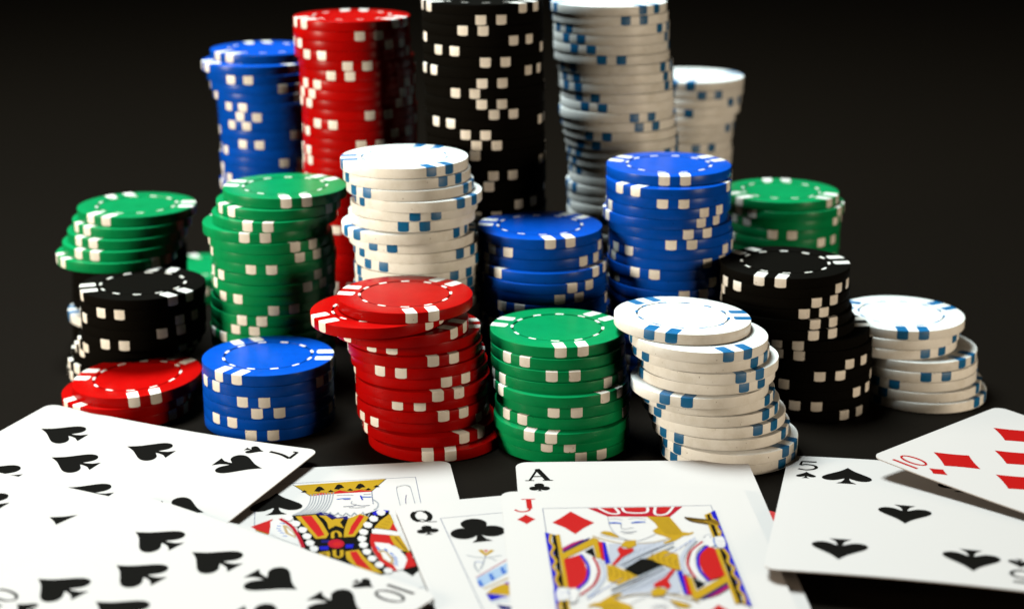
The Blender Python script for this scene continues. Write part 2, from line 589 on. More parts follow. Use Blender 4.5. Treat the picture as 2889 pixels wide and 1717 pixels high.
  (10.24,504.97,39.6,92.8,'b',0,0),
  (10.09,503.97,36.3,64.9,'b',0,0),
  (10.11,503.97,33,52.9,'b',0,0),
  (10.42,503.53,29.7,116.4,'b',0,0),
  (10.43,504.26,26.4,48.4,'b',0,0),
  (9.64,504.19,23.1,86.3,'b',0,0),
  (10.61,504.17,19.8,94.7,'b',0,0),
  (10.45,503.69,16.5,46.3,'b',0,0),
  (10.56,504.18,13.2,105,'b',0,0),
  (9.9,504.38,9.9,106.8,'b',0,0),
  (10.22,503.88,6.6,108.2,'b',0,0),
  (10.23,503.51,3.3,101.8,'b',0,0),
  (9.99,503.54,0,95.8,'b',0,0),
 ]),
 ('right_blue', 3.24, [
  (49.94,514.52,68.04,30.5,'b',0,0),
  (49.64,510.32,64.8,104.4,'b',0,0),
  (49.8,511.02,61.56,28.9,'b',0,0),
  (49.77,511.02,58.32,68.4,'b',0,0),
  (48.88,511.02,55.08,68.5,'b',0,0),
  (50.31,511.02,51.84,51.4,'b',0,0),
  (50.76,511.02,48.6,34.7,'b',0,0),
  (50.85,511.02,45.36,94.3,'b',0,0),
  (50.92,511.26,42.12,69.7,'b',0,0),
  (50.48,510.95,38.88,2.1,'b',0,0),
  (50.95,511.01,35.64,76.9,'b',0,0),
  (50.72,510.58,32.4,48,'b',0,0),
  (50.5,511.15,29.16,25.1,'b',0,0),
  (51.26,511.08,25.92,38.8,'b',0,0),
  (50.61,511.07,22.68,114.8,'b',0,0),
  (51.1,511.04,19.44,100.3,'b',0,0),
  (50.58,510.89,16.2,52.8,'b',0,0),
  (50.53,511.23,12.96,43,'b',0,0),
  (50.43,511.19,9.72,95.3,'b',0,0),
  (50.47,511.11,6.48,113,'b',0,0),
  (51.23,511,3.24,3.1,'b',0,0),
  (51.15,510.55,0,51.3,'b',0,0),
 ]),
 ('rear_green', 3.3, [
  (93.75,559.94,49.5,86.5,'g',0,0),
  (95.59,558.94,46.2,96.3,'g',0,0),
  (95.11,559.94,42.9,92.4,'g',0,0),
  (94.95,559.94,39.6,20.4,'g',0,0),
  (94.79,559.94,36.3,72.4,'g',0,0),
  (94.95,559.94,33,10.4,'g',0,0),
  (94.5,559.59,29.7,74.7,'g',0,0),
  (95.13,559.67,26.4,94.3,'g',0,0),
  (95.42,560.11,23.1,58.8,'g',0,0),
  (94.59,560.07,19.8,2.9,'g',0,0),
  (94.68,559.78,16.5,34.1,'g',0,0),
  (94.79,559.83,13.2,96.8,'g',0,0),
  (95.28,560.09,9.9,56.9,'g',0,0),
  (94.88,560.29,6.6,22.5,'g',0,0),
  (95.04,560.02,3.3,49.2,'g',0,0),
  (94.84,559.54,0,84.4,'g',0,0),
 ]),
 ('right_black', 3.206, [
  (84.79,492.33,41.67,7.5,'k',0,0),
  (84.72,492.33,38.47,85.7,'k',0,0),
  (85.09,492.33,35.26,58.8,'k',0,0),
  (85.24,492.33,32.06,47.2,'k',0,0),
  (85.95,491.33,28.85,55.1,'k',0,0),
  (86.96,490.83,25.65,50.7,'k',0,0),
  (91.61,490.33,22.44,4.8,'k',0,0),
  (92.6,490.33,19.23,3.3,'k',0,0),
  (92.76,490.33,16.03,69.3,'k',0,0),
  (92.92,490.33,12.82,40.3,'k',0,0),
  (92.81,490.33,9.62,110.3,'k',0,0),
  (92.97,490.33,6.41,79.3,'k',0,0),
  (93.13,490.33,3.21,19.2,'k',0,0),
  (92.83,489.87,0,66,'k',0,0),
 ]),
 ('right_white', 3.135, [
  (124.52,503.29,21.95,28.5,'w',0,0),
  (123.31,503.29,18.81,91.2,'w',0,0),
  (122.55,503.29,15.67,56.3,'w',0,0),
  (128.31,500.29,12.54,75.6,'w',0,0),
  (128.57,499.79,9.4,37.6,'w',0,0),
  (128.79,499.79,6.27,110.5,'w',0,0),
  (130.02,498.79,3.13,95.4,'w',0,0),
  (131.58,497.79,0,83.2,'w',0,0),
 ]),
 ('left_black', 3.366, [
  (-118.65,508.05,30.29,79.1,'k',0,0),
  (-118.86,508.05,26.93,11.2,'k',0,0),
  (-118.97,508.05,23.56,86.2,'k',0,0),
  (-119.01,508.05,20.2,68,'k',0,0),
  (-119.34,508.05,16.83,15.2,'k',0,0),
  (-121.2,511.05,13.46,93.3,'k',0,0),
  (-123.64,516.05,10.1,91.5,'k',0,0),
  (-125.65,519.05,6.73,63.6,'k',0,0),
  (-127.52,520.05,3.37,95.8,'k',0,0),
  (-127.75,520.05,0,83.8,'k',0,0),
 ]),
 ('left_red', 3.575, [
  (-116.35,483.74,7.15,48.5,'r',-3.4,1.5),
  (-119.67,482.74,3.58,103.9,'r',-1.4,0.6),
  (-119.87,483.74,0,93.9,'r',0,0),
 ]),
 ('front_blue', 3.41, [
  (-74.07,473.91,17.05,0.9,'b',0,0),
  (-74.21,473.91,13.64,97.9,'b',0,0),
  (-74.24,473.91,10.23,24.9,'b',0,0),
  (-74.26,473.91,6.82,37.4,'b',0,0),
  (-74.22,473.91,3.41,114.9,'b',0,0),
  (-74.24,473.91,0,31.2,'b',0,0),
 ]),
 ('front_green', 3.3, [
  (13.37,462.05,29.7,40.7,'g',0,0),
  (13.55,461.05,26.4,110.3,'g',0,0),
  (13.62,460.05,23.1,32.7,'g',0,0),
  (13.91,459.45,19.8,82.9,'g',0,0),
  (14.46,456.85,16.5,77.2,'g',0,0),
  (15.32,457.55,13.2,29.3,'g',0,0),
  (14.81,457.05,9.9,103.6,'g',0,0),
  (14.46,454.05,6.6,10.5,'g',0,0),
  (14.83,456.05,3.3,25.1,'g',0,0),
  (15.04,456.05,0,53.1,'g',0,0),
 ]),
 ('front_white', 3.19, [
  (49.47,456.96,35.09,5.8,'w',2,-0.5),
  (53.64,450.96,31.9,58.2,'w',1.6,0),
  (54.38,451.96,28.71,83.1,'w',1.2,0),
  (56.98,450.96,25.52,59.4,'w',0,0),
  (56.25,451.46,22.33,65.4,'w',0,0),
  (54.17,448.96,19.14,4.1,'w',0,0),
  (56.4,451.96,15.95,94.9,'w',0,0),
  (57.88,451.46,12.76,84.7,'w',0,0),
  (59.7,450.96,9.57,68.5,'w',0,0),
  (60.82,449.96,6.38,97.3,'w',0,0),
  (63,446.96,3.19,86,'w',0,0),
  (62.98,447.22,0,82,'w',0,0),
 ]),
 ('small_green', 3.3, [
  (-121.03,618,6.6,1.1,'g',0,0),
  (-120.64,618,3.3,51,'g',0,0),
  (-120.52,618,0,91,'g',0,0),
 ]),
]



def make_chip(c, x, y, z, ang, roll, pitch, t, label, group, show_top, rng):
    root = obj('poker_chip', None)
    root.empty_display_size = 0.005
    obj('body', BODY[c], root)
    root.location = (x * S, y * S, z * S)
    if not (roll or pitch):
        roll, pitch = rng.uniform(-0.12, 0.12), rng.uniform(-0.12, 0.12)
    m = Matrix.Rotation(math.radians(roll), 4, 'Y') @ Matrix.Rotation(math.radians(pitch), 4, 'X') @ Matrix.Rotation(math.radians(ang), 4, 'Z')
    root.rotation_euler = m.to_euler()
    root.scale = (1, 1, (t - 0.03) / CT)
    root['label'] = label
    root['category'] = 'poker chip'
    root['group'] = group
    for k in range(3):
        for q in (0, 1):
            s = obj('edge_spot', SPOTS[c][q], root)
            s.rotation_euler = (0, 0, math.radians(120 * k))
    if show_top:
        for k in range(12):
            d = obj('ring_dash', DASH[c], root)
            d.rotation_euler = (0, 0, math.radians(30 * k + 15))
    return root


rng = random.Random(11)
for sname, t, rows in STACKS:
    phrase, group = PHRASE[sname]
    for i, (x, y, z, ang, c, roll, pitch) in enumerate(rows):
        show = i == 0
        if i > 0:
            px, py = rows[i - 1][0], rows[i - 1][1]
            show = math.hypot(px - x, py - y) > 5.0
        if i == 0:
            label = 'top %s chip of the %s' % (COLOUR[c], phrase)
        else:
            label = '%s chip, %s from the top of the %s' % (COLOUR[c], ORD[i], phrase)
        make_chip(c, x, y, z, ang, roll, pitch, t, label, group, show, rng)

# ---------------------------------------------------------------- playing cards
HW, HH, CTK = 32.55, 45.6, 0.30
ART = {
 'J': [
  ('p','crim',0,[(-10.3,34.1),(14.5,34.1),(10.3,27.8),(-5.6,28.8)]),
  ('s','white',0.75,[(-7.6,34.3),(-4.9,30.7),(-2.5,30.7),(-3.2,34.1)]),
  ('s','white',0.75,[(-1.3,34),(-0.5,31.1),(4.5,30.8),(5.3,34.3)]),
  ('s','white',0.75,[(7.4,34.2),(6.8,29.6),(9.7,29.7),(12.1,34.2)]),
  ('p','red',0,[(-6.6,34.1),(-4.4,34.1),(-3.9,31.9),(-5.1,32)]),
  ('p','red',0,[(-0.5,34),(4.5,34),(4,31.9),(0.2,32)]),
  ('p','red',0,[(8.5,34),(11.3,34.1),(9.6,30.9),(7.9,31)]),
  ('p','red',0,[(-20.1,25.7),(-17.7,28.5),(-14.9,32.3),(-12.2,28.4),(-9.4,25.2),(-12.2,22.3),(-14.8,18.7),(-17.2,22.7)]),
  ('p','lav',0,[(-7,12.9),(-2.6,12.7),(7.4,13.9),(9.1,12.6),(-4.8,-0.6),(-8,1.9)]),
  ('s','grey',0.12,[(-6.3,1.1),(-4,7)]),
  ('s','grey',0.12,[(-4.9,2.5),(-2.8,7.7)]),
  ('s','grey',0.12,[(-3.5,4),(-1.6,8.5)]),
  ('s','grey',0.12,[(-2,5.4),(-0.4,9.3)]),
  ('s','grey',0.12,[(-0.6,6.9),(0.8,10)]),
  ('s','grey',0.12,[(0.9,8.4),(2.1,10.8)]),
  ('s','grey',0.12,[(2.3,9.9),(3.3,11.6)]),
  ('s','grey',0.12,[(3.8,11.4),(4.5,12.4)]),
  ('s','grey',0.12,[(5.2,12.9),(5.8,13.2)]),
  ('p','gold',0,[(4.4,28.3),(10.2,27.8),(11.5,22.3),(12.2,18.8),(13.9,18.1),(14.9,18.7),(15.1,18.1),(13.7,16.8),(12.2,16.4),(9.8,13.8),(7,12.1),(6.5,12.7),(8.8,14.7),(7.2,16.6),(5.4,18),(4.8,19.8),(6.4,21.7),(6,24.3)]),
  ('s','dgold',0.13,[(5.3,27.7),(6.9,22.5),(8.2,17.3)]),
  ('s','dgold',0.13,[(6,27.7),(7.6,22.5),(8.8,17.2)]),
  ('s','dgold',0.13,[(6.7,27.6),(8.2,22.5),(9.3,17.2)]),
  ('s','dgold',0.13,[(7.4,27.6),(8.9,22.4),(9.9,17.2)]),
  ('s','dgold',0.13,[(8.2,27.6),(9.6,22.4),(10.4,17.2)]),
  ('s','dgold',0.13,[(8.9,27.5),(10.2,22.4),(11,17.2)]),
  ('s','dgold',0.13,[(9.6,27.5),(10.9,22.4),(11.6,17.1)]),
  ('p','gold',0,[(-8.6,19.1),(-7.4,20.1),(-5.8,19.6),(-4.2,17),(-4.1,16),(-5.9,16.8),(-7.4,17.9)]),
  ('s','dgold',0.12,[(-8.3,19.2),(-7.2,17.9)]),
  ('s','dgold',0.12,[(-7.4,18.9),(-6.3,17.6)]),
  ('s','dgold',0.12,[(-6.5,18.6),(-5.3,17.2)]),
  ('s','tan',0.45,[(-10.6,17.5),(-7.7,15),(-4.6,13.2),(-2.7,12.3)]),
  ('s','tan',0.4,[(-0.1,12.6),(4,13),(8.9,15.3)]),
  ('s','grey',0.15,[(-8.7,18),(-5.8,15.8),(-2.2,14.6)]),
  ('s','grey',0.16,[(-5.6,28.4),(-5.7,23.5),(-5.2,20),(-4.2,17),(-2.4,15),(0.5,14.1),(3.4,16),(5.3,17.8)]),
  ('s','sky',0.75,[(-5.6,24.7),(-4.1,24.9),(-2.6,24.3)]),
  ('s','blue',0.3,[(-4.9,24.6),(-3.4,24.5)]),
  ('s','sky',0.6,[(0,24.5),(1.6,25.1),(3.6,24.9)]),
  ('s','blue',0.3,[(0.8,24.6),(2.5,24.7)]),
  ('s','grey',0.14,[(-0.5,26.8),(1.5,27.4),(4,26.4)]),
  ('s','grey',0.14,[(-5.2,27),(-3.6,27.3),(-2.2,26.4)]),
  ('s','grey',0.16,[(-2.7,23.8),(-2.9,21.6),(-2.1,21),(0.2,21.7)]),
  ('s','grey',0.25,[(-3.3,19.6),(-1.4,19.1),(0.7,19.5)]),
  ('s','grey',0.15,[(-2.8,18.4),(-0.3,18.3)]),
  ('p','blue',0,[(-22.4,19.9),(-21,19.2),(-20.9,9.3),(-21.2,-2.6),(-20.6,-10.2),(-22.2,-11.6)]),
  ('p','black',0,[(-20.6,18.6),(-19.6,18.1),(-19.9,-9.8),(-21.1,-10.2),(-20.9,-2.6),(-20.9,9.3)]),
  ('s','gold',0.75,[(-20.9,19),(-21.4,14.8),(-20.7,11.4),(-21.6,7.8),(-20.7,3.7),(-21.6,0.6),(-20.7,-2.6),(-21.4,-6),(-20.8,-10)]),
  ('s','dgold',0.2,[(-19.8,18.3),(-19.5,5.2),(-19.9,-10)]),
  ('s','gold',0.95,[(-19.2,18.5),(-19.2,5.2),(-19.3,-10.1)]),
  ('p','white',0,[(-21.6,-11.3),(-20.6,-10.4),(-19.6,-10.8),(-19.5,-13.6),(-20.2,-16.4),(-21.4,-17.1),(-22.1,-15.3)]),
  ('p','white',0,[(-16.6,-13.7),(-16.8,-14.9),(-17.3,-15.8),(-17.9,-16.3),(-18.4,-16.3),(-18.9,-15.7),(-19.2,-14.8),(-19.3,-13.6),(-19.1,-12.4),(-18.6,-11.4),(-18,-10.9),(-17.4,-10.9),(-16.9,-11.5),(-16.6,-12.5)]),
  ('s','grey',0.14,[(-21.6,-12),(-19.6,-12.4)]),
  ('s','grey',0.14,[(-21.8,-13.8),(-19.6,-14.3)]),
  ('s','sky',0.3,[(-19.4,-11),(-19.1,-13.6),(-19.5,-16.1)]),
  ('p','mag',0,[(-18.8,10.6),(-15.9,13.7),(-13.4,15.3),(-12.4,15.4),(-18.6,9.2)]),
  ('p','navy',0,[(-18.7,9.1),(-13.4,14.8),(-11.3,16.5),(-12,14.8),(-18.7,8.3)]),
  ('p','red',0,[(-18.8,4.5),(-14.8,6.8),(-13.9,2.6),(-13.6,-2.1),(-14.5,-7.1),(-17.2,-11.4),(-18.8,-10.1)]),
  ('s','blue',0.75,[(-14.5,7),(-13.3,1.8),(-13.4,-2.9),(-14.5,-7.5),(-17.3,-11.9)]),
  ('s','white',1.1,[(-13.5,7.6),(-12,2.9),(-12.2,-3),(-13.8,-9.4),(-16.7,-13.1)]),
  ('s','crim',0.65,[(-11.6,5.3),(-10.9,0.9),(-11,-3.4),(-12.7,-9),(-16.4,-14.2)]),
  ('s','lav',1.1,[(-10.2,3.8),(-9.5,0),(-9.9,-5),(-12,-10.6),(-14.8,-15.2)]),
  ('p','black',0,[(-13.4,8.4),(-11.1,11),(-10.9,4.9),(-12.1,6.9)]),
  ('p','gold',0,[(-18.7,7.8),(-10.3,16.3),(-9.1,15),(-10.1,12.8),(-18.8,4.5)]),
  ('s','dgold',0.15,[(-18.6,8),(-10.3,16.4)]),
  ('p','gold',0,[(-10.9,12.8),(-9.5,14.2),(-9.6,4.8),(-10.8,4.8)]),
  ('p','red',0,[(-9.6,13.9),(-8.5,13.8),(-8.6,3.2),(-9.7,4)]),
  ('p','blue',0,[(-8.5,14),(-7.7,13.2),(-7.7,2.1),(-9,1.4)]),
  ('p','gold',0,[(-8.7,1.2),(-7,0.5),(-4.8,-1.9),(-1.3,-5.3),(-3.9,-7.9),(-6.2,-9.8),(-9.2,-7.3)]),
  ('s','dgold',0.2,[(-8.2,-0.4),(-7.9,-3.1),(-8.8,-4.7)]),
  ('s','dgold',0.2,[(-6.9,-1.4),(-6.6,-4.1),(-7.4,-5.6)]),
  ('s','dgold',0.2,[(-5.6,-2.4),(-5.3,-5),(-6,-6.6)]),
  ('s','dgold',0.2,[(-4.3,-3.4),(-4,-5.9),(-4.7,-7.6)]),
  ('s','dgold',0.2,[(-3,-4.4),(-2.7,-6.8),(-3.3,-8.6)]),
  ('s','sky',0.14,[(-14.9,-16.7),(-13,-13.8)]),
  ('s','sky',0.14,[(-13.6,-15.1),(-11.6,-12.4)]),
  ('s','sky',0.14,[(-12.3,-13.5),(-10.1,-10.9)]),
  ('s','sky',0.14,[(-10.9,-11.9),(-8.7,-9.4)]),
  ('s','sky',0.14,[(-9.6,-10.3),(-7.2,-7.8)]),
  ('s','sky',0.14,[(-8.2,-8.7),(-5.7,-6.3)]),
  ('p','black',0,[(-4.3,-2.2),(0.8,2.7),(2.5,2.2),(4.8,0.2),(0.1,-5.3),(-2.3,-4.9)]),
  ('s','lav',0.9,[(-6.5,0.7),(2.5,8.7),(9.1,12.6)]),
  ('s','black',0.22,[(-5.1,0.4),(1.5,6.5),(9.2,13.4)]),
  ('s','lgrey',0.9,[(-4.5,-0.8),(2,4.7),(8.9,10.5)]),
  ('p','red',0,[(-5.3,9.1),(-4.4,11.1),(-3.5,9.5),(-1.1,9.8),(-1.4,8),(-4.3,5),(-6.8,0.5),(-7.5,1.1),(-4.9,6.4)]),
  ('p','gold',0,[(-4.2,11.1),(-2.9,14),(-0.1,14.4),(-0.3,11.3),(-2.2,9.8)]),
  ('p','blue',0,[(21.2,29.9),(22.5,31.2),(22.4,9.9),(21,9.2),(21.6,20.1)]),
  ('p','gold',0,[(19.3,28.4),(21.2,29.9),(21.3,15.8),(19.3,15.1)]),
  ('p','black',0,[(19.9,28.2),(20.9,29),(20.8,15.7),(19.9,15.3)]),
  ('s','gold',0.55,[(21,28.8),(20.9,26.3),(21.6,25),(21.4,21),(21.8,18.4),(21.2,15.8)]),
  ('p','dgold',0,[(13.9,27.5),(14.9,25.3),(18.6,25.1),(22.2,24.9),(22.3,21.6),(19.4,22.6),(15.5,24.4)]),
  ('s','black',0.25,[(14,27.1),(15.4,24.8),(19.6,23.1)]),
  ('s','gold',0.3,[(18.7,24.6),(21.7,21.9)]),
  ('p','white',0,[(19.1,14.2),(20.1,15.5),(21.9,15.4),(22,11.6),(21.2,9.1),(19.2,10.1)]),
  ('p','white',0,[(19.2,13),(18.8,11.4),(18.3,10.1),(17.7,9.4),(17.2,9.4),(16.8,10.2),(16.7,11.5),(16.8,13.1),(17.2,14.7),(17.7,16),(18.3,16.7),(18.9,16.7),(19.2,15.9),(19.4,14.6)]),
  ('s','grey',0.16,[(17,15.2),(18.6,16.8),(18.8,13.4),(18.8,9.7)]),
  ('s','sky',0.14,[(19.3,14),(21.9,13.3)]),
  ('s','sky',0.14,[(19,11.7),(21.9,11.4)]),
 ],
 'K': [
  ('p','gold',0,[(-11.5,32.8),(13.7,34.2),(9.4,26.2),(-7.3,25)]),
  ('p','red',0,[(-7.2,24.8),(-4.2,26.8),(-2,25.6),(0.7,27.9),(3,26.4),(6.3,27.4),(9.4,26.2),(9.4,25.7),(-1.2,25.6)]),
  ('s','dgold',0.22,[(-7.3,25.5),(-4.2,27.4),(-2,26.2),(0.7,28.4),(3.1,26.9),(6.3,28),(9.4,26.7)]),
  ('p','black',0,[(-6.2,28),(-5.3,30.8),(-4.7,31.3),(-4,30.6),(-3.2,28.4),(-4.3,28.3),(-4.8,27.4)]),
  ('p','black',0,[(-0.8,28.8),(0.1,31.7),(0.7,32.1),(1.4,31.5),(2.1,29.3),(1,29.1),(0.5,28.3)]),
  ('p','black',0,[(5,28.6),(5.9,31.4),(6.5,31.9),(7.2,31.2),(7.9,29),(6.8,28.9),(6.2,28)]),
  ('p','black',0,[(-9.8,27.7),(-8.8,29.2),(-8,27.7),(-8.9,27.5)]),
  ('p','black',0,[(9.9,28.8),(10.9,30.2),(11.8,28.7),(10.8,28.5)]),
  ('p','black',0,[(-2.6,27),(-1.7,28.5),(-0.8,27),(-1.8,26.8)]),
  ('p','black',0,[(2.7,27.4),(3.6,28.8),(4.5,27.3),(3.6,27.1)]),
  ('p','black',0,[(7.6,27),(8.6,28.4),(9.4,26.9),(8.5,26.7)]),
  ('s','black',0.16,[(-11.9,33.4),(-7.3,24.9)]),
  ('s','black',0.16,[(13.8,34.3),(9.4,26)]),
  ('s','lgrey',0.28,[(-7.1,25.9),(-7.5,20.4),(-8.9,16),(-12.1,12.5)]),
  ('s','lgrey',0.28,[(-6.3,26),(-6.8,20.3),(-8.3,15.8),(-11.4,12.4)]),
  ('s','lgrey',0.28,[(-5.6,26),(-6.1,20.2),(-7.6,15.5),(-10.7,12.3)]),
  ('s','lgrey',0.28,[(-4.8,26.1),(-5.3,20.1),(-6.9,15.2),(-10,12.2)]),
  ('s','lgrey',0.28,[(-4,26.1),(-4.6,20),(-6.3,14.9),(-9.3,12.2)]),
  ('s','lgrey',0.28,[(-3.3,26.2),(-3.9,19.9),(-5.6,14.6),(-8.6,12.1)]),
  ('s','lgrey',0.28,[(-2.5,26.2),(-3.2,19.8),(-5,14.3),(-7.9,12)]),
  ('s','lgrey',0.28,[(-1.8,26.3),(-2.5,19.7),(-4.3,14),(-7.2,11.9)]),
  ('s','lgrey',0.28,[(-1,26.4),(-1.8,19.6),(-3.6,13.8),(-6.5,11.8)]),
  ('s','sky',0.5,[(-0.3,21.6),(1.7,21.9),(3.5,21.8)]),
  ('s','blue',0.35,[(1.5,21.3),(3.4,21)]),
  ('s','blue',0.45,[(6.2,23.4),(6.6,20.2)]),
  ('s','sky',0.6,[(6.4,22.3),(9.1,21.9)]),
  ('s','grey',0.2,[(-0.2,24.2),(2,24.3),(4.3,23.8)]),
  ('s','grey',0.2,[(7,24),(9.1,24)]),
  ('s','grey',0.16,[(3.8,19.8),(3.5,18.1),(4.9,17.4)]),
  ('s','grey',0.3,[(1.3,16.4),(3.6,16.4),(4.8,16.9),(6.4,16.2),(8.4,16.4)]),
  ('s','grey',0.2,[(2.8,15.6),(5,15.1),(7.1,15.3)]),
  ('s','grey',0.22,[(9.4,25.8),(9.3,21.1),(9.3,17.1)]),
  ('s','lgrey',0.3,[(9.5,20.1),(10.6,17.4),(10.2,14.4),(9.2,13.1)]),
  ('p','black',0,[(-12.3,12.2),(-6.2,12.5),(1.4,8.3),(5.3,9.7),(10.4,12.9),(13.3,12.1),(13,9.4),(8.7,1.1),(7.6,-4.7),(7.3,-11.4),(9.1,-19.5),(12.6,-24.8),(8.8,-26.6),(1.9,-24.8),(-6.5,-16.1),(-8.9,-11.4),(-10.3,-4.1),(-11,4.2)]),
  ('p','navy',0,[(-6.2,12.5),(-4.7,13.7),(-2.4,12.2),(-0.5,9.3),(2.2,10.1),(2.3,7.7),(-1.5,8.7),(-4.3,11)]),
  ('p','blue',0,[(8.7,11.2),(10.6,13.2),(13.2,12.1),(12.4,10.7),(9.2,9.2)]),
  ('s','lgrey',0.35,[(-4.5,13.7),(-3.4,11.6),(-2.1,13.2)]),
  ('s','lgrey',0.35,[(-2.4,12.7),(-1.2,11),(-0.1,12.7)]),
  ('s','lgrey',0.35,[(-0.2,11.8),(0.9,10.4),(1.9,12.2)]),
  ('s','lgrey',0.35,[(1.9,12),(3,9.9),(3.9,11.7)]),
  ('s','lgrey',0.35,[(4,12.1),(5.1,9.3),(6,11.3)]),
  ('s','lgrey',0.35,[(6.2,12.2),(7.2,8.7),(8,10.8)]),
  ('p','red',0,[(-23.3,6),(-17.3,10.6),(-17.8,7.1),(-18.2,1.1)]),
  ('p','white',0,[(-17.9,9),(-15.9,10.6),(-14.6,7.6),(-12.2,-0.2),(-10.7,-6.8),(-15.5,-2.1),(-17.8,1)]),
  ('s','sky',0.4,[(-16.2,6.1),(-15.1,5.6)]),
  ('s','sky',0.4,[(-16.4,4.5),(-15.2,4)]),
  ('s','sky',0.4,[(-16,3.1),(-14.9,2.5)]),
  ('s','sky',0.4,[(-15.4,1.6),(-14.3,1.1)]),
  ('s','sky',0.4,[(-14.7,-0.3),(-13.6,-0.9)]),
  ('s','sky',0.4,[(-15.4,7.7),(-14.3,7.2)]),
  ('p','tan',0,[(-14.8,6.4),(-13.6,5.8),(-11.4,0.1),(-11.5,-2.2),(-14,0.9)]),
  ('p','white',0,[(-13.8,4.9),(-12.3,1.6),(-11.6,-1.2),(-13.3,1.3)]),
  ('s','gold',0.3,[(-23.3,5.5),(-18.4,1)]),
  ('s','crim',0.95,[(-15.4,10.6),(-12.5,5.4),(-10.7,-1.4),(-9.6,-8.3)]),
  ('p','gold',0,[(-11.4,11.5),(-6.1,11.8),(-4.5,6.2),(-3,-1),(-3.8,-3.4),(-6.4,-3.4)]),
  ('p','red',0,[(-10,11.5),(-7.2,11.4),(-5.4,4.9),(-4.1,-1.4),(-5.8,-2.5)]),
  ('p','gold',0,[(2.3,8.2),(5.6,10.9),(7.7,8.5),(4.9,0.2),(3.4,-3.4),(0.7,-3.4),(1.1,1.7)]),
  ('p','red',0,[(5.3,10.3),(6.5,9.1),(3.1,-1.8),(1.9,-2),(2.9,3.3)]),
  ('p','gold',0,[(-5.3,11.1),(-3.4,11),(-1.9,7.8),(-0.9,8.6),(1.2,8.6),(0.1,6.1),(1,2.1),(-1.1,4.1),(-2.9,2),(-3.2,6),(-4,9)]),
  ('s','gold',0.85,[(-2.1,-3.7),(-2,-0.5),(-1.1,0.5),(-0.3,-0.7),(-0.1,-3.2)]),
  ('p','navy',0,[(-5,-4.4),(-3,-4.6),(-3.1,-6.2),(-5.1,-6)]),
  ('p','blue',0,[(-5.5,-8.2),(-3.3,-8.4),(-3.4,-10.5),(-5.5,-10.2)]),
  ('p','blue',0,[(1.1,-7.9),(3,-8),(2.7,-10.2),(0.9,-10.1)]),
  ('p','crim',0,[(0.7,-7.4),(0.5,-8.6),(-0.1,-9.5),(-1,-9.9),(-1.9,-9.8),(-2.7,-9.1),(-3.2,-8.1),(-3.4,-6.9),(-3.2,-5.7),(-2.6,-4.8),(-1.7,-4.4),(-0.8,-4.5),(0,-5.2),(0.6,-6.2)]),
  ('p','red',0,[(-0,-7.5),(-0.2,-8.1),(-0.5,-8.5),(-0.9,-8.7),(-1.4,-8.7),(-1.9,-8.3),(-2.2,-7.8),(-2.3,-7.2),(-2.1,-6.7),(-1.8,-6.3),(-1.4,-6.1),(-0.9,-6.1),(-0.4,-6.5),(-0.1,-7)]),
  ('p','gold',0,[(-6,-12.1),(-3.2,-11.3),(-3,-13.1),(-3.2,-15.7),(-4.6,-14.7)]),
  ('p','dgold',0,[(-5.3,-12.4),(-3.8,-12.4),(-4,-14.3)]),
  ('s','gold',0.85,[(-1.9,-10.8),(-1.9,-14.1),(-1.1,-15.3),(-0.2,-14.4),(-0.1,-11.1)]),
  ('p','gold',0,[(0.8,-12.1),(4.2,-11.5),(5.3,-15.8),(9.4,-26.1),(5.6,-24.1),(2.2,-19.8),(0.9,-16.3)]),
  ('p','red',0,[(1.9,-12.5),(3.6,-12.3),(4.6,-16.8),(6.9,-24.1),(3.2,-20.2),(2.3,-16)]),
  ('p','gold',0,[(13.3,9.8),(14,4.2),(12.5,-0.4),(8.7,1.4),(10.5,5.6)]),
  ('p','red',0,[(13.8,4),(14.6,-1.6),(12.6,-0.4)]),
  ('s','dgold',0.15,[(9.8,2.2),(11.8,0.7)]),
  ('s','dgold',0.15,[(10.7,3.7),(12.4,2.5)]),
  ('s','dgold',0.15,[(11.7,5.2),(13,4.3)]),
  ('s','dgold',0.15,[(12.6,6.8),(13.6,6.2)]),
  ('p','red',0,[(7.7,-2.2),(12.3,-3.6),(13.2,-10.2),(11,-9),(8.3,-7.8),(8.9,-13),(12.3,-21.2),(13.1,-25.1),(11.8,-24.7),(9.1,-19.1),(7.5,-11.9),(7.2,-7)]),
  ('p','gold',0,[(12.3,-3.9),(14.8,-4),(16.8,-14.7),(15.3,-13.9),(13.2,-10.1)]),
  ('s','dgold',0.5,[(13.7,-5.1),(16.1,-13.9)]),
  ('p','white',0,[(8.1,0.7),(14.8,-2.4),(15,-4.5),(8,-2.1)]),
  ('p','white',0,[(8.3,-7.5),(11.9,-8.9),(14.9,-14.7),(15.8,-19.1),(14.7,-24.1),(12.9,-24.8),(12.2,-21.3),(12.5,-17.8),(10.8,-12.6),(8.9,-12.3)]),
  ('s','sky',0.45,[(8.6,-10.3),(9.4,-12.1)]),
  ('s','sky',0.45,[(10.6,-11.7),(11.3,-13.4)]),
  ('s','sky',0.45,[(11.9,-14.3),(12.6,-16)]),
  ('s','sky',0.45,[(12.6,-16.5),(13.3,-18.3)]),
  ('s','sky',0.45,[(12.6,-18.5),(13.4,-20.2)]),
  ('s','sky',0.45,[(12.4,-20.2),(13.2,-21.9)]),
  ('p','tan',0,[(9.2,-12.8),(10.9,-13.5),(12.5,-18.7),(12.1,-21.4),(9.9,-17.9)]),
  ('p','white',0,[(9.6,-13.7),(10.7,-14.1),(11.9,-18.6),(11.4,-19.8),(10.1,-17.5)]),
  ('p','red',0,[(15.6,-15.2),(16.9,-14.6),(17.8,-22.8),(14.6,-24.1),(15.8,-19.1)]),
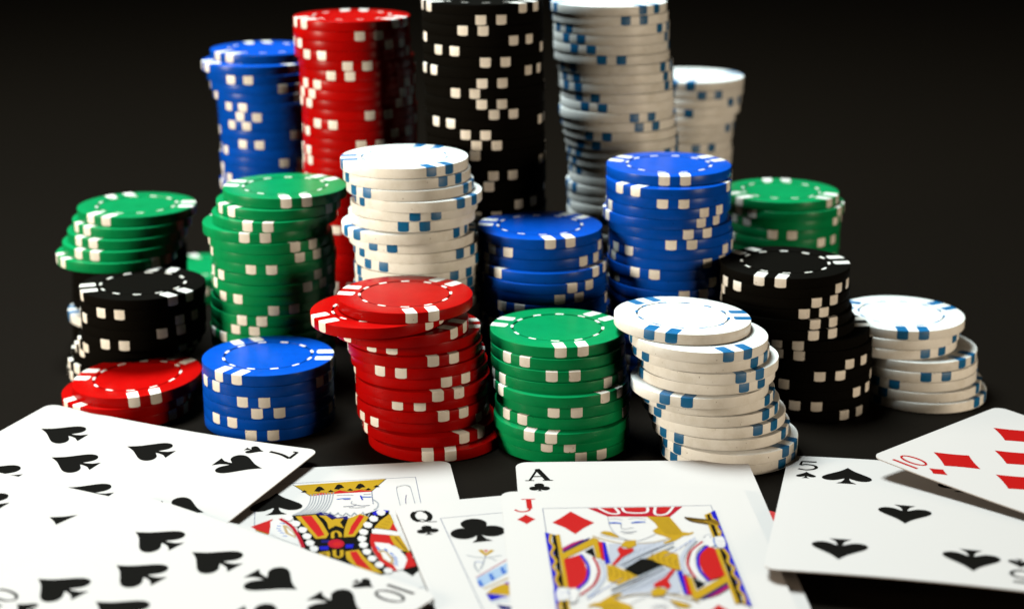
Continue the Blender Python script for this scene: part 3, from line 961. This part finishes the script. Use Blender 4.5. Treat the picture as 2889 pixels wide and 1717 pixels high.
  ('p','white',0,[(-14.4,11.2),(-13.8,12.6),(-12.7,12.3),(-12,11),(-12.3,9),(-13.1,8.5),(-14,9.2)]),
  ('p','white',0,[(-12.5,7.2),(-11.9,8.7),(-10.8,8.3),(-10.1,7.1),(-10.4,5.1),(-11.2,4.6),(-12.1,5.3)]),
  ('p','white',0,[(-10.8,3),(-10.2,4.4),(-9.2,4.1),(-8.4,2.9),(-8.8,1),(-9.5,0.4),(-10.4,1.1)]),
  ('p','white',0,[(-9.8,-1.1),(-9.1,0.3),(-8.1,-0.1),(-7.4,-1.2),(-7.7,-3.1),(-8.4,-3.7),(-9.4,-3)]),
  ('p','white',0,[(-9.1,-5.3),(-8.4,-3.9),(-7.4,-4.3),(-6.7,-5.4),(-7,-7.3),(-7.8,-7.8),(-8.7,-7.2)]),
  ('p','white',0,[(-8.1,-8.9),(-7.5,-7.6),(-6.5,-7.9),(-5.8,-9.1),(-6.1,-10.9),(-6.8,-11.4),(-7.7,-10.7)]),
  ('p','white',0,[(9.8,11.4),(10.6,12.9),(11.6,12.6),(12.3,11.3),(11.9,9.3),(11.1,8.7),(10.2,9.4)]),
  ('p','white',0,[(7.7,7.7),(8.4,9.1),(9.4,8.8),(10.1,7.5),(9.8,5.6),(8.9,5),(8,5.7)]),
  ('p','white',0,[(6,3.9),(6.7,5.3),(7.7,4.9),(8.4,3.7),(8.1,1.8),(7.3,1.2),(6.3,1.9)]),
  ('p','white',0,[(4.7,-0.4),(5.4,1),(6.4,0.6),(7.1,-0.6),(6.8,-2.5),(6,-3),(5,-2.3)]),
  ('p','white',0,[(4.1,-4.5),(4.8,-3.1),(5.8,-3.4),(6.5,-4.6),(6.1,-6.5),(5.3,-7),(4.4,-6.4)]),
  ('p','white',0,[(4.3,-8.4),(5,-7),(6,-7.3),(6.7,-8.5),(6.3,-10.3),(5.5,-10.8),(4.6,-10.2)]),
  ('p','white',0,[(5,-12.5),(5.6,-11.2),(6.6,-11.5),(7.3,-12.7),(6.9,-14.5),(6.2,-15),(5.3,-14.3)]),
  ('p','white',0,[(6.1,-16.6),(6.8,-15.3),(7.7,-15.6),(8.4,-16.8),(8,-18.5),(7.3,-19),(6.4,-18.4)]),
  ('p','white',0,[(7.6,-20.5),(8.3,-19.2),(9.3,-19.5),(9.9,-20.6),(9.6,-22.4),(8.8,-22.9),(8,-22.2)]),
  ('p','white',0,[(9.6,-24.1),(10.2,-22.9),(11.2,-23.2),(11.9,-24.3),(11.5,-26),(10.8,-26.4),(9.9,-25.8)]),
  ('s','lgrey',0.2,[(16.4,15.1),(16.2,26.7),(17.3,28.4),(18.6,28.9),(19.8,27.8),(20.1,25.4),(20.4,15.6)]),
  ('s','navy',0.16,[(18,15.9),(18.1,18.4),(18.5,21.9)]),
 ],
 'Q': [
  ('p','gold',0,[(-16.5,13.2),(-15.4,13.4),(-15,10.9),(-13.2,12.9),(-12.6,12),(-15,9.7),(-15.5,9.8)]),
  ('p','red',0,[(-15.1,13.1),(-13.9,12.8),(-14.8,11.6)]),
  ('s','grey',0.3,[(-15.4,9.6),(-15.6,8.2)]),
  ('s','lgrey',0.3,[(-19.8,11),(-17.5,9.1),(-14.8,8.5),(-11.5,8.9)]),
  ('s','lgrey',0.25,[(-14.8,8.5),(-13.3,6.2)]),
  ('s','lgrey',0.35,[(-16,7.8),(-16.9,5.2),(-18.2,2.2)]),
  ('s','lgrey',0.35,[(-18.5,6.9),(-19.1,4.7),(-19,1.9),(-18.6,0.9)]),
  ('s','sky',0.25,[(-18.3,6.9),(-16.9,6.1)]),
  ('p','lsky',0,[(-20.2,-2.3),(-10.7,4.9),(-12.1,-1),(-19.8,-7.1)]),
  ('s','pink',0.4,[(-20.1,-1.9),(-10.4,6.6)]),
  ('p','sky',0,[(-20.2,-3.5),(-19,-3.5),(-19.6,-5.1),(-18.9,-5.3),(-19.8,-7.3),(-20.3,-6.3)]),
  ('s','blue',0.3,[(-20.3,-5.9),(-19.8,-6.7)]),
  ('p','sky',0,[(-16.8,-0.6),(-15.6,-0.7),(-16.3,-2.3),(-15.5,-2.5),(-16.4,-4.5),(-16.9,-3.5)]),
  ('s','blue',0.3,[(-16.9,-3.1),(-16.4,-3.9)]),
  ('p','sky',0,[(-13.3,2.2),(-12.2,2.2),(-12.8,0.5),(-12.1,0.3),(-13.1,-1.7),(-13.5,-0.7)]),
  ('s','blue',0.3,[(-13.5,-0.2),(-13,-1.1)]),
  ('p','gold',0,[(-19.6,-10.8),(-17.5,-8.3),(-15.4,-7),(-13,-6.2),(-14.4,-12.9),(-17.9,-11.2)]),
  ('p','purple',0,[(-14.4,-6.4),(-13,-5.7),(-13.3,-7.5)]),
  ('s','tan',0.5,[(-19.6,-8.2),(-12.5,-3.7)]),
  ('p','blue',0,[(-19.6,-10.8),(-17.1,-11.9),(-14.6,-13.7),(-16.5,-13.7),(-19.4,-14.7)]),
  ('p','navy',0,[(-18.4,-16.7),(-16.9,-17.6),(-15.3,-18.6),(-15.7,-20.2),(-17.9,-19.7)]),
  ('s','lsky',0.4,[(-19.3,-15.6),(-16.9,-15.1),(-15.1,-15.7)]),
 ],
}



def rounded_rect(hw, hh, r, n=8):
    pts = []
    for cx_, cy_, a0 in ((hw - r, hh - r, 0), (-hw + r, hh - r, 90), (-hw + r, -hh + r, 180), (hw - r, -hh + r, 270)):
        for i in range(n + 1):
            a = math.radians(a0 + 90 * i / n)
            pts.append((cx_ + r * math.cos(a), cy_ + r * math.sin(a)))
    return pts


def card_mesh():
    pts = rounded_rect(HW, HH, 3.4)
    n = len(pts)
    verts = [(x, y, CTK / 2) for x, y in pts] + [(x, y, -CTK / 2) for x, y in pts]
    faces = [tuple(range(n)), tuple(range(2 * n - 1, n - 1, -1))]
    for i in range(n):
        j = (i + 1) % n
        faces.append((i, n + i, n + j, j))
    return mesh_from('card_sheet', verts, faces, [PAPER])


def smooth_closed(pts, sub=4):
    out = []
    n = len(pts)
    for i in range(n):
        p0, p1, p2, p3 = (Vector(pts[(i + k - 1) % n]) for k in range(4))
        for s in range(sub):
            u = s / sub
            q = 0.5 * ((2 * p1) + (-p0 + p2) * u + (2 * p0 - 5 * p1 + 4 * p2 - p3) * u * u + (-p0 + 3 * p1 - 3 * p2 + p3) * u ** 3)
            out.append((q.x, q.y))
    return out


def open_smooth(pts, sub=4):
    if len(pts) < 3:
        return list(pts)
    out = []
    n = len(pts)
    for i in range(n - 1):
        p0 = Vector(pts[max(i - 1, 0)]); p1 = Vector(pts[i]); p2 = Vector(pts[i + 1]); p3 = Vector(pts[min(i + 2, n - 1)])
        for s in range(sub):
            u = s / sub
            q = 0.5 * ((2 * p1) + (-p0 + p2) * u + (2 * p0 - 5 * p1 + 4 * p2 - p3) * u * u + (-p0 + 3 * p1 - 3 * p2 + p3) * u ** 3)
            out.append((q.x, q.y))
    out.append(tuple(pts[-1]))
    return out


def stroke_poly(pts, w):
    L, Rr = [], []
    n = len(pts)
    for i, p in enumerate(pts):
        a = Vector(pts[max(i - 1, 0)]); b = Vector(pts[min(i + 1, n - 1)])
        d = (b - a)
        if d.length < 1e-9:
            continue
        d.normalize()
        nrm = Vector((-d.y, d.x)) * (w / 2)
        L.append((p[0] + nrm.x, p[1] + nrm.y)); Rr.append((p[0] - nrm.x, p[1] - nrm.y))
    quads = []
    for i in range(len(L) - 1):
        quads.append([L[i], Rr[i], Rr[i + 1], L[i + 1]])
    return quads


class Print:
    """flat ink on a card: polygons laid on in order, each a hair above the last"""
    def __init__(self, base=None):
        self.v, self.f, self.m, self.mats = [], [], [], []
        self.z = CTK / 2 + 0.02 if base is None else base

    def poly(self, pts, col, step=True):
        m = INK[col]
        if m not in self.mats:
            self.mats.append(m)
        area = sum(pts[i][0] * pts[(i + 1) % len(pts)][1] - pts[(i + 1) % len(pts)][0] * pts[i][1] for i in range(len(pts)))
        if area < 0:
            pts = pts[::-1]
        b = len(self.v)
        self.v += [(x, y, self.z) for x, y in pts]
        self.f.append(tuple(range(b, b + len(pts))))
        self.m.append(self.mats.index(m))
        if step:
            self.z += 0.0016

    def stroke(self, pts, w, col, smooth=True):
        for q in stroke_poly(open_smooth(pts) if smooth else pts, w):
            self.poly(q, col, False)
        self.z += 0.0016

    def build(self, name, parent):
        return obj(name, mesh_from(name, self.v, self.f, self.mats, False, self.m), parent)


SPADE_HALF = [(0.055, 0.40), (0.14, 0.27), (0.27, 0.13), (0.40, -0.01), (0.465, -0.13), (0.45, -0.25), (0.35, -0.325), (0.215, -0.315), (0.105, -0.235)]


def spade(cx_, cy_, h, inv=False):
    half = open_smooth([(0, 0.5)] + SPADE_HALF, 3)
    body = half + [(0.05, -0.19)] + [(-0.05, -0.19)] + [(-x, y) for x, y in reversed(half[1:])]
    stem = [(0.045, -0.15), (0.05, -0.26), (0.085, -0.38), (0.19, -0.5), (-0.19, -0.5), (-0.085, -0.38), (-0.05, -0.26), (-0.045, -0.15)]
    s = -1 if inv else 1
    return [[(cx_ + s * x * h, cy_ + s * y * h) for x, y in q] for q in (body, stem)]


def diamond(cx_, cy_, h, inv=False):
    pts = []
    w = 0.41
    cor = [(0, 0.5), (w, 0), (0, -0.5), (-w, 0)]
    for i in range(4):
        a, b = Vector(cor[i]), Vector(cor[(i + 1) % 4])
        for u in (0, 0.25, 0.5, 0.75):
            p = a.lerp(b, u) * (1 - 0.055 * math.sin(math.pi * u))
            pts.append((cx_ + p.x * h, cy_ + p.y * h))
    return [pts]


def club(cx_, cy_, h, inv=False):
    s = -1 if inv else 1
    out = []
    for ox, oy in ((0, 0.26), (-0.25, -0.10), (0.25, -0.10)):
        out.append([(ox + 0.235 * math.cos(a * math.pi / 12), oy + 0.235 * math.sin(a * math.pi / 12)) for a in range(24)])
    out.append([(-0.12, -0.12), (0.12, -0.12), (0.12, 0.14), (-0.12, 0.14)])
    out.append([(0.04, 0), (0.045, -0.22), (0.085, -0.38), (0.18, -0.5), (-0.18, -0.5), (-0.085, -0.38), (-0.045, -0.22), (-0.04, 0)])
    return [[(cx_ + s * x * h, cy_ + s * y * h) for x, y in q] for q in out]


SUIT = {'spade': (spade, 'black'), 'club': (club, 'black'), 'diamond': (diamond, 'red')}
arc = lambda cx_, cy_, rx, ry, a0, a1, n=14: [(cx_ + rx * math.cos(math.radians(a0 + (a1 - a0) * i / n)), cy_ + ry * math.sin(math.radians(a0 + (a1 - a0) * i / n))) for i in range(n + 1)]
GLYPH = {
    'A': [([(-0.30, -0.47), (0.0, 0.5)], .075), ([(-0.02, 0.5), (0.31, -0.47)], .17), ([(-0.2, -0.14), (0.2, -0.14)], .07), ([(-0.45, -0.47), (-0.15, -0.47)], .06), ([(0.13, -0.47), (0.48, -0.47)], .06)],
    'J': [([(-0.08, 0.47), (0.36, 0.47)], .055), ([(0.15, 0.47), (0.15, -0.25)], .16), ([(0.17, -0.2), (0.12, -0.38), (-0.04, -0.48), (-0.22, -0.44), (-0.32, -0.3)], .075)],
    'Q': [(arc(0, 0.04, 0.27, 0.43, -60, 60), .15), (arc(0, 0.04, 0.27, 0.43, 60, 120), .06), (arc(0, 0.04, 0.27, 0.43, 120, 240), .15), (arc(0, 0.04, 0.27, 0.43, 240, 300), .06), ([(-0.22, -0.22), (0.0, -0.22), (0.14, -0.42), (0.4, -0.48)], .05)],
    'K': [([(-0.22, -0.47), (-0.22, 0.47)], .15), ([(-0.2, -0.06), (0.3, 0.47)], .06), ([(-0.06, 0.08), (0.32, -0.47)], .15)],
    '5': [([(-0.24, 0.46), (0.28, 0.46)], .10), ([(-0.22, 0.48), (-0.26, 0.04)], .06), ([(-0.26, 0.05), (-0.05, 0.13), (0.2, 0.05), (0.30, -0.16), (0.2, -0.38), (-0.05, -0.48), (-0.3, -0.38)], .085)],
    '6': [(arc(0, -0.2, 0.26, 0.28, 0, 360), .09), ([(0.2, 0.46), (-0.12, 0.2), (-0.26, -0.2)], .08)],
    '7': [([(-0.3, 0.46), (0.3, 0.46)], .09), ([(-0.29, 0.48), (-0.3, 0.3)], .06), ([(0.28, 0.45), (0.05, 0.02), (-0.06, -0.48)], .10)],
    '8': [(arc(0, 0.24, 0.21, 0.22, 0, 360), .08), (arc(0, -0.24, 0.26, 0.25, 0, 360), .09)],
    '10': [([(-0.36, -0.48), (-0.36, 0.48)], .085), (arc(0.14, 0, 0.24, 0.46, -50, 50), .075), (arc(0.14, 0, 0.24, 0.46, 50, 130), .06), (arc(0.14, 0, 0.24, 0.46, 130, 230), .075), (arc(0.14, 0, 0.24, 0.46, 230, 310), .06)],
}
PX, PY = 15.5, 29.3
LAYOUT = {
    '5': [(-PX, PY), (PX, PY), (0, 0), (-PX, -PY), (PX, -PY)],
    '6': [(sx * PX, y) for sx in (-1, 1) for y in (PY, 0, -PY)],
    '7': [(-PX, PY), (PX, PY), (-PX, 0), (PX, 0), (-PX, -PY), (PX, -PY), (0, -PY / 2)],
    '8': [(-PX, PY), (PX, PY), (-PX, 0), (PX, 0), (-PX, -PY), (PX, -PY), (0, PY / 2), (0, -PY / 2)],
    '10': [(sx * PX, y) for sx in (-1, 1) for y in (PY, PY / 3, -PY / 3, -PY)] + [(0, PY * 2 / 3), (0, -PY * 2 / 3)],
}


def pip(card, suit, x, y, h, inv, name='pip'):
    fn, col = SUIT[suit]
    p = Print()
    for q in fn(x, y, h, inv):
        p.poly(q, col)
    return p.build(name, card)


def corner(card, rank, suit, ix, iy, gh, sy, sh):
    """index figure and small suit mark in two opposite corners"""
    col = SUIT[suit][1]
    for s in (1, -1):
        p = Print()
        for pts, w in GLYPH[rank]:
            p.stroke([(s * (ix + x * gh), s * (iy + y * gh)) for x, y in pts], w * gh * (1.35 if rank in ('5', '7', '10', '6') else 1.1), col, len(pts) > 2)
        p.build('index_figure', card)
        pip(card, suit, s * ix, s * sy, sh, s < 0, 'index_suit')


SHEET = card_mesh()


def bend_mesh(me, axis, radius, lift=0.0):
    """cut a sheet or its ink into short pieces and roll them to the card's slight curve"""
    bm = bmesh.new()
    bm.from_mesh(me)
    bmesh.ops.triangulate(bm, faces=bm.faces)
    for _ in range(6):
        long_e = [e for e in bm.edges if e.calc_length() > 3.2 * S]
        if not long_e:
            break
        bmesh.ops.subdivide_edges(bm, edges=long_e, cuts=1)
        bmesh.ops.triangulate(bm, faces=bm.faces)
    for v in bm.verts:
        q = v.co.x if axis == 'x' else v.co.y
        h = HW if axis == 'x' else HH
        v.co.z += (q * q / S / (2 * radius)) + lift * S
    bm.to_mesh(me)
    bm.free()


BENT = []


def make_card(rank, suit, pose, label, pip_h=14.4, raise_=0.0, flip_mid=False, bend=None):
    x, y, z, yaw, pi_, ro = pose
    k = (CAM_H - z - raise_) / (CAM_H - z)
    root = obj('playing_card', SHEET)
    root.location = (x * k * S, y * k * S, (z + raise_) * S)
    root.rotation_euler = (Matrix.Rotation(math.radians(yaw), 4, 'Z') @ Matrix.Rotation(math.radians(pi_), 4, 'X') @ Matrix.Rotation(math.radians(ro), 4, 'Y')).to_euler()
    root['label'] = label
    root['category'] = 'playing card'
    corner(root, rank, suit, -26.6, 36.6, 8.2, 28.0, 5.8)
    for px, py in LAYOUT.get(rank, []):
        inv = py < 0 or (py == 0 and flip_mid)
        pip(root, suit, px, py, pip_h, inv)
    if bend:
        BENT.append((root, bend[0], bend[1]))
    return root


def frame(card, hw=22.0, hh=34.5):
    p = Print()
    for a, b in (((-hw, -hh), (-hw, hh)), ((hw, -hh), (hw, hh)), ((-hw, hh), (hw, hh)), ((-hw, -hh), (hw, -hh))):
        p.stroke([a, b], 0.17, 'grey', False)
    return p.build('frame_line', card)


def court(card, key, both, ctr=(0.0, 0.0)):
    p = Print(CTK / 2 + 0.03)
    for rev in ((False, True) if both else (False,)):
        for kind, col, w, pts in ART[key]:
            if rev:
                pts = [(2 * ctr[0] - a, 2 * ctr[1] - b) for a, b in pts]
            if kind == 'p':
                p.poly(pts, col)
            else:
                p.stroke(pts, w, col)
    return p.build('court_figure', card)


make_card('7', 'spade', (-109.5, 424.7, 2.6, -110.6, -1.6, 1.1), 'seven of spades card lying in front of the low red stack', raise_=0.6, flip_mid=True, bend=('y', 900))
make_card('6', 'spade', (-119.2, 375.0, 2.4, -113.0, -1.6, 1.1), 'spade card mostly hidden between the seven and ten of spades', raise_=0.6, flip_mid=True)
make_card('A', 'spade', (-82.7, 355.2, 1.95, -124.0, -1.3, 0.9), 'blank white card end peeking out from under the ten of spades', raise_=0.95)
make_card('10', 'spade', (-73.6, 349.1, 1.95, -124.0, -1.3, 0.9), 'ten of spades card in the front left corner', raise_=1.5)
c = make_card('K', 'spade', (-44.1, 388.4, 0.35, 7.7, 0, 0), 'king of spades card under the seven and the queen')
frame(c)
court(c, 'K', False)
pip(c, 'spade', -16.4, 20.8, 14.8, False)
pip(c, 'spade', 16.4, -20.8, 14.8, True)
c = make_card('Q', 'club', (10.6, 366.5, 1.2, 13.0, 0, 0), 'queen of clubs card partly under the jack of diamonds', raise_=0.5)
frame(c)
court(c, 'Q', False)
pip(c, 'club', -14.3, 25.2, 14.6, False)
c = make_card('A', 'club', (34.9, 384.2, 2.6, 1.7, 1.0, 0), 'ace of clubs card lying under the jack of diamonds', raise_=0.3)
pip(c, 'club', 0, 0, 20.0, False)
c = make_card('J', 'diamond', (31.6, 361.9, 3.3, 2.6, 1.0, 0), 'jack of diamonds court card at the bottom centre', raise_=0.5)
frame(c)
court(c, 'J', True, (0.0, -0.8))
make_card('5', 'spade', (101.1, 390.0, 4.6, -13.1, -4.1, -0.6), 'five of spades card with raised near edge, right of the ace', flip_mid=True, bend=('x', -900))
make_card('10', 'diamond', (155.0, 413.8, 4.2, 43.0, 1.2, 1.4), 'ten of diamonds card lying over the five of spades', pip_h=14.8, raise_=1.6, bend=('y', 1200))
r = obj('playing_card', card_mesh())
r.data.materials.clear(); r.data.materials.append(CARD_BACK)
r.location = (33.0 * S, 361.0 * S, 0.2 * S)
r.rotation_euler = (0, 0, math.radians(-7))
r['label'] = 'face-down red-backed card showing as a dark red tip under the ace'
r['category'] = 'playing card'
for card, axis, radius in BENT:
    card.data = card.data.copy()
    bend_mesh(card.data, axis, radius)
    for ch in card.children:
        bend_mesh(ch.data, axis, radius, 0.02)
for o in list(COL.objects):
    if o.get('category') == 'playing card':
        o['group'] = 'cards spread in front of the chips'
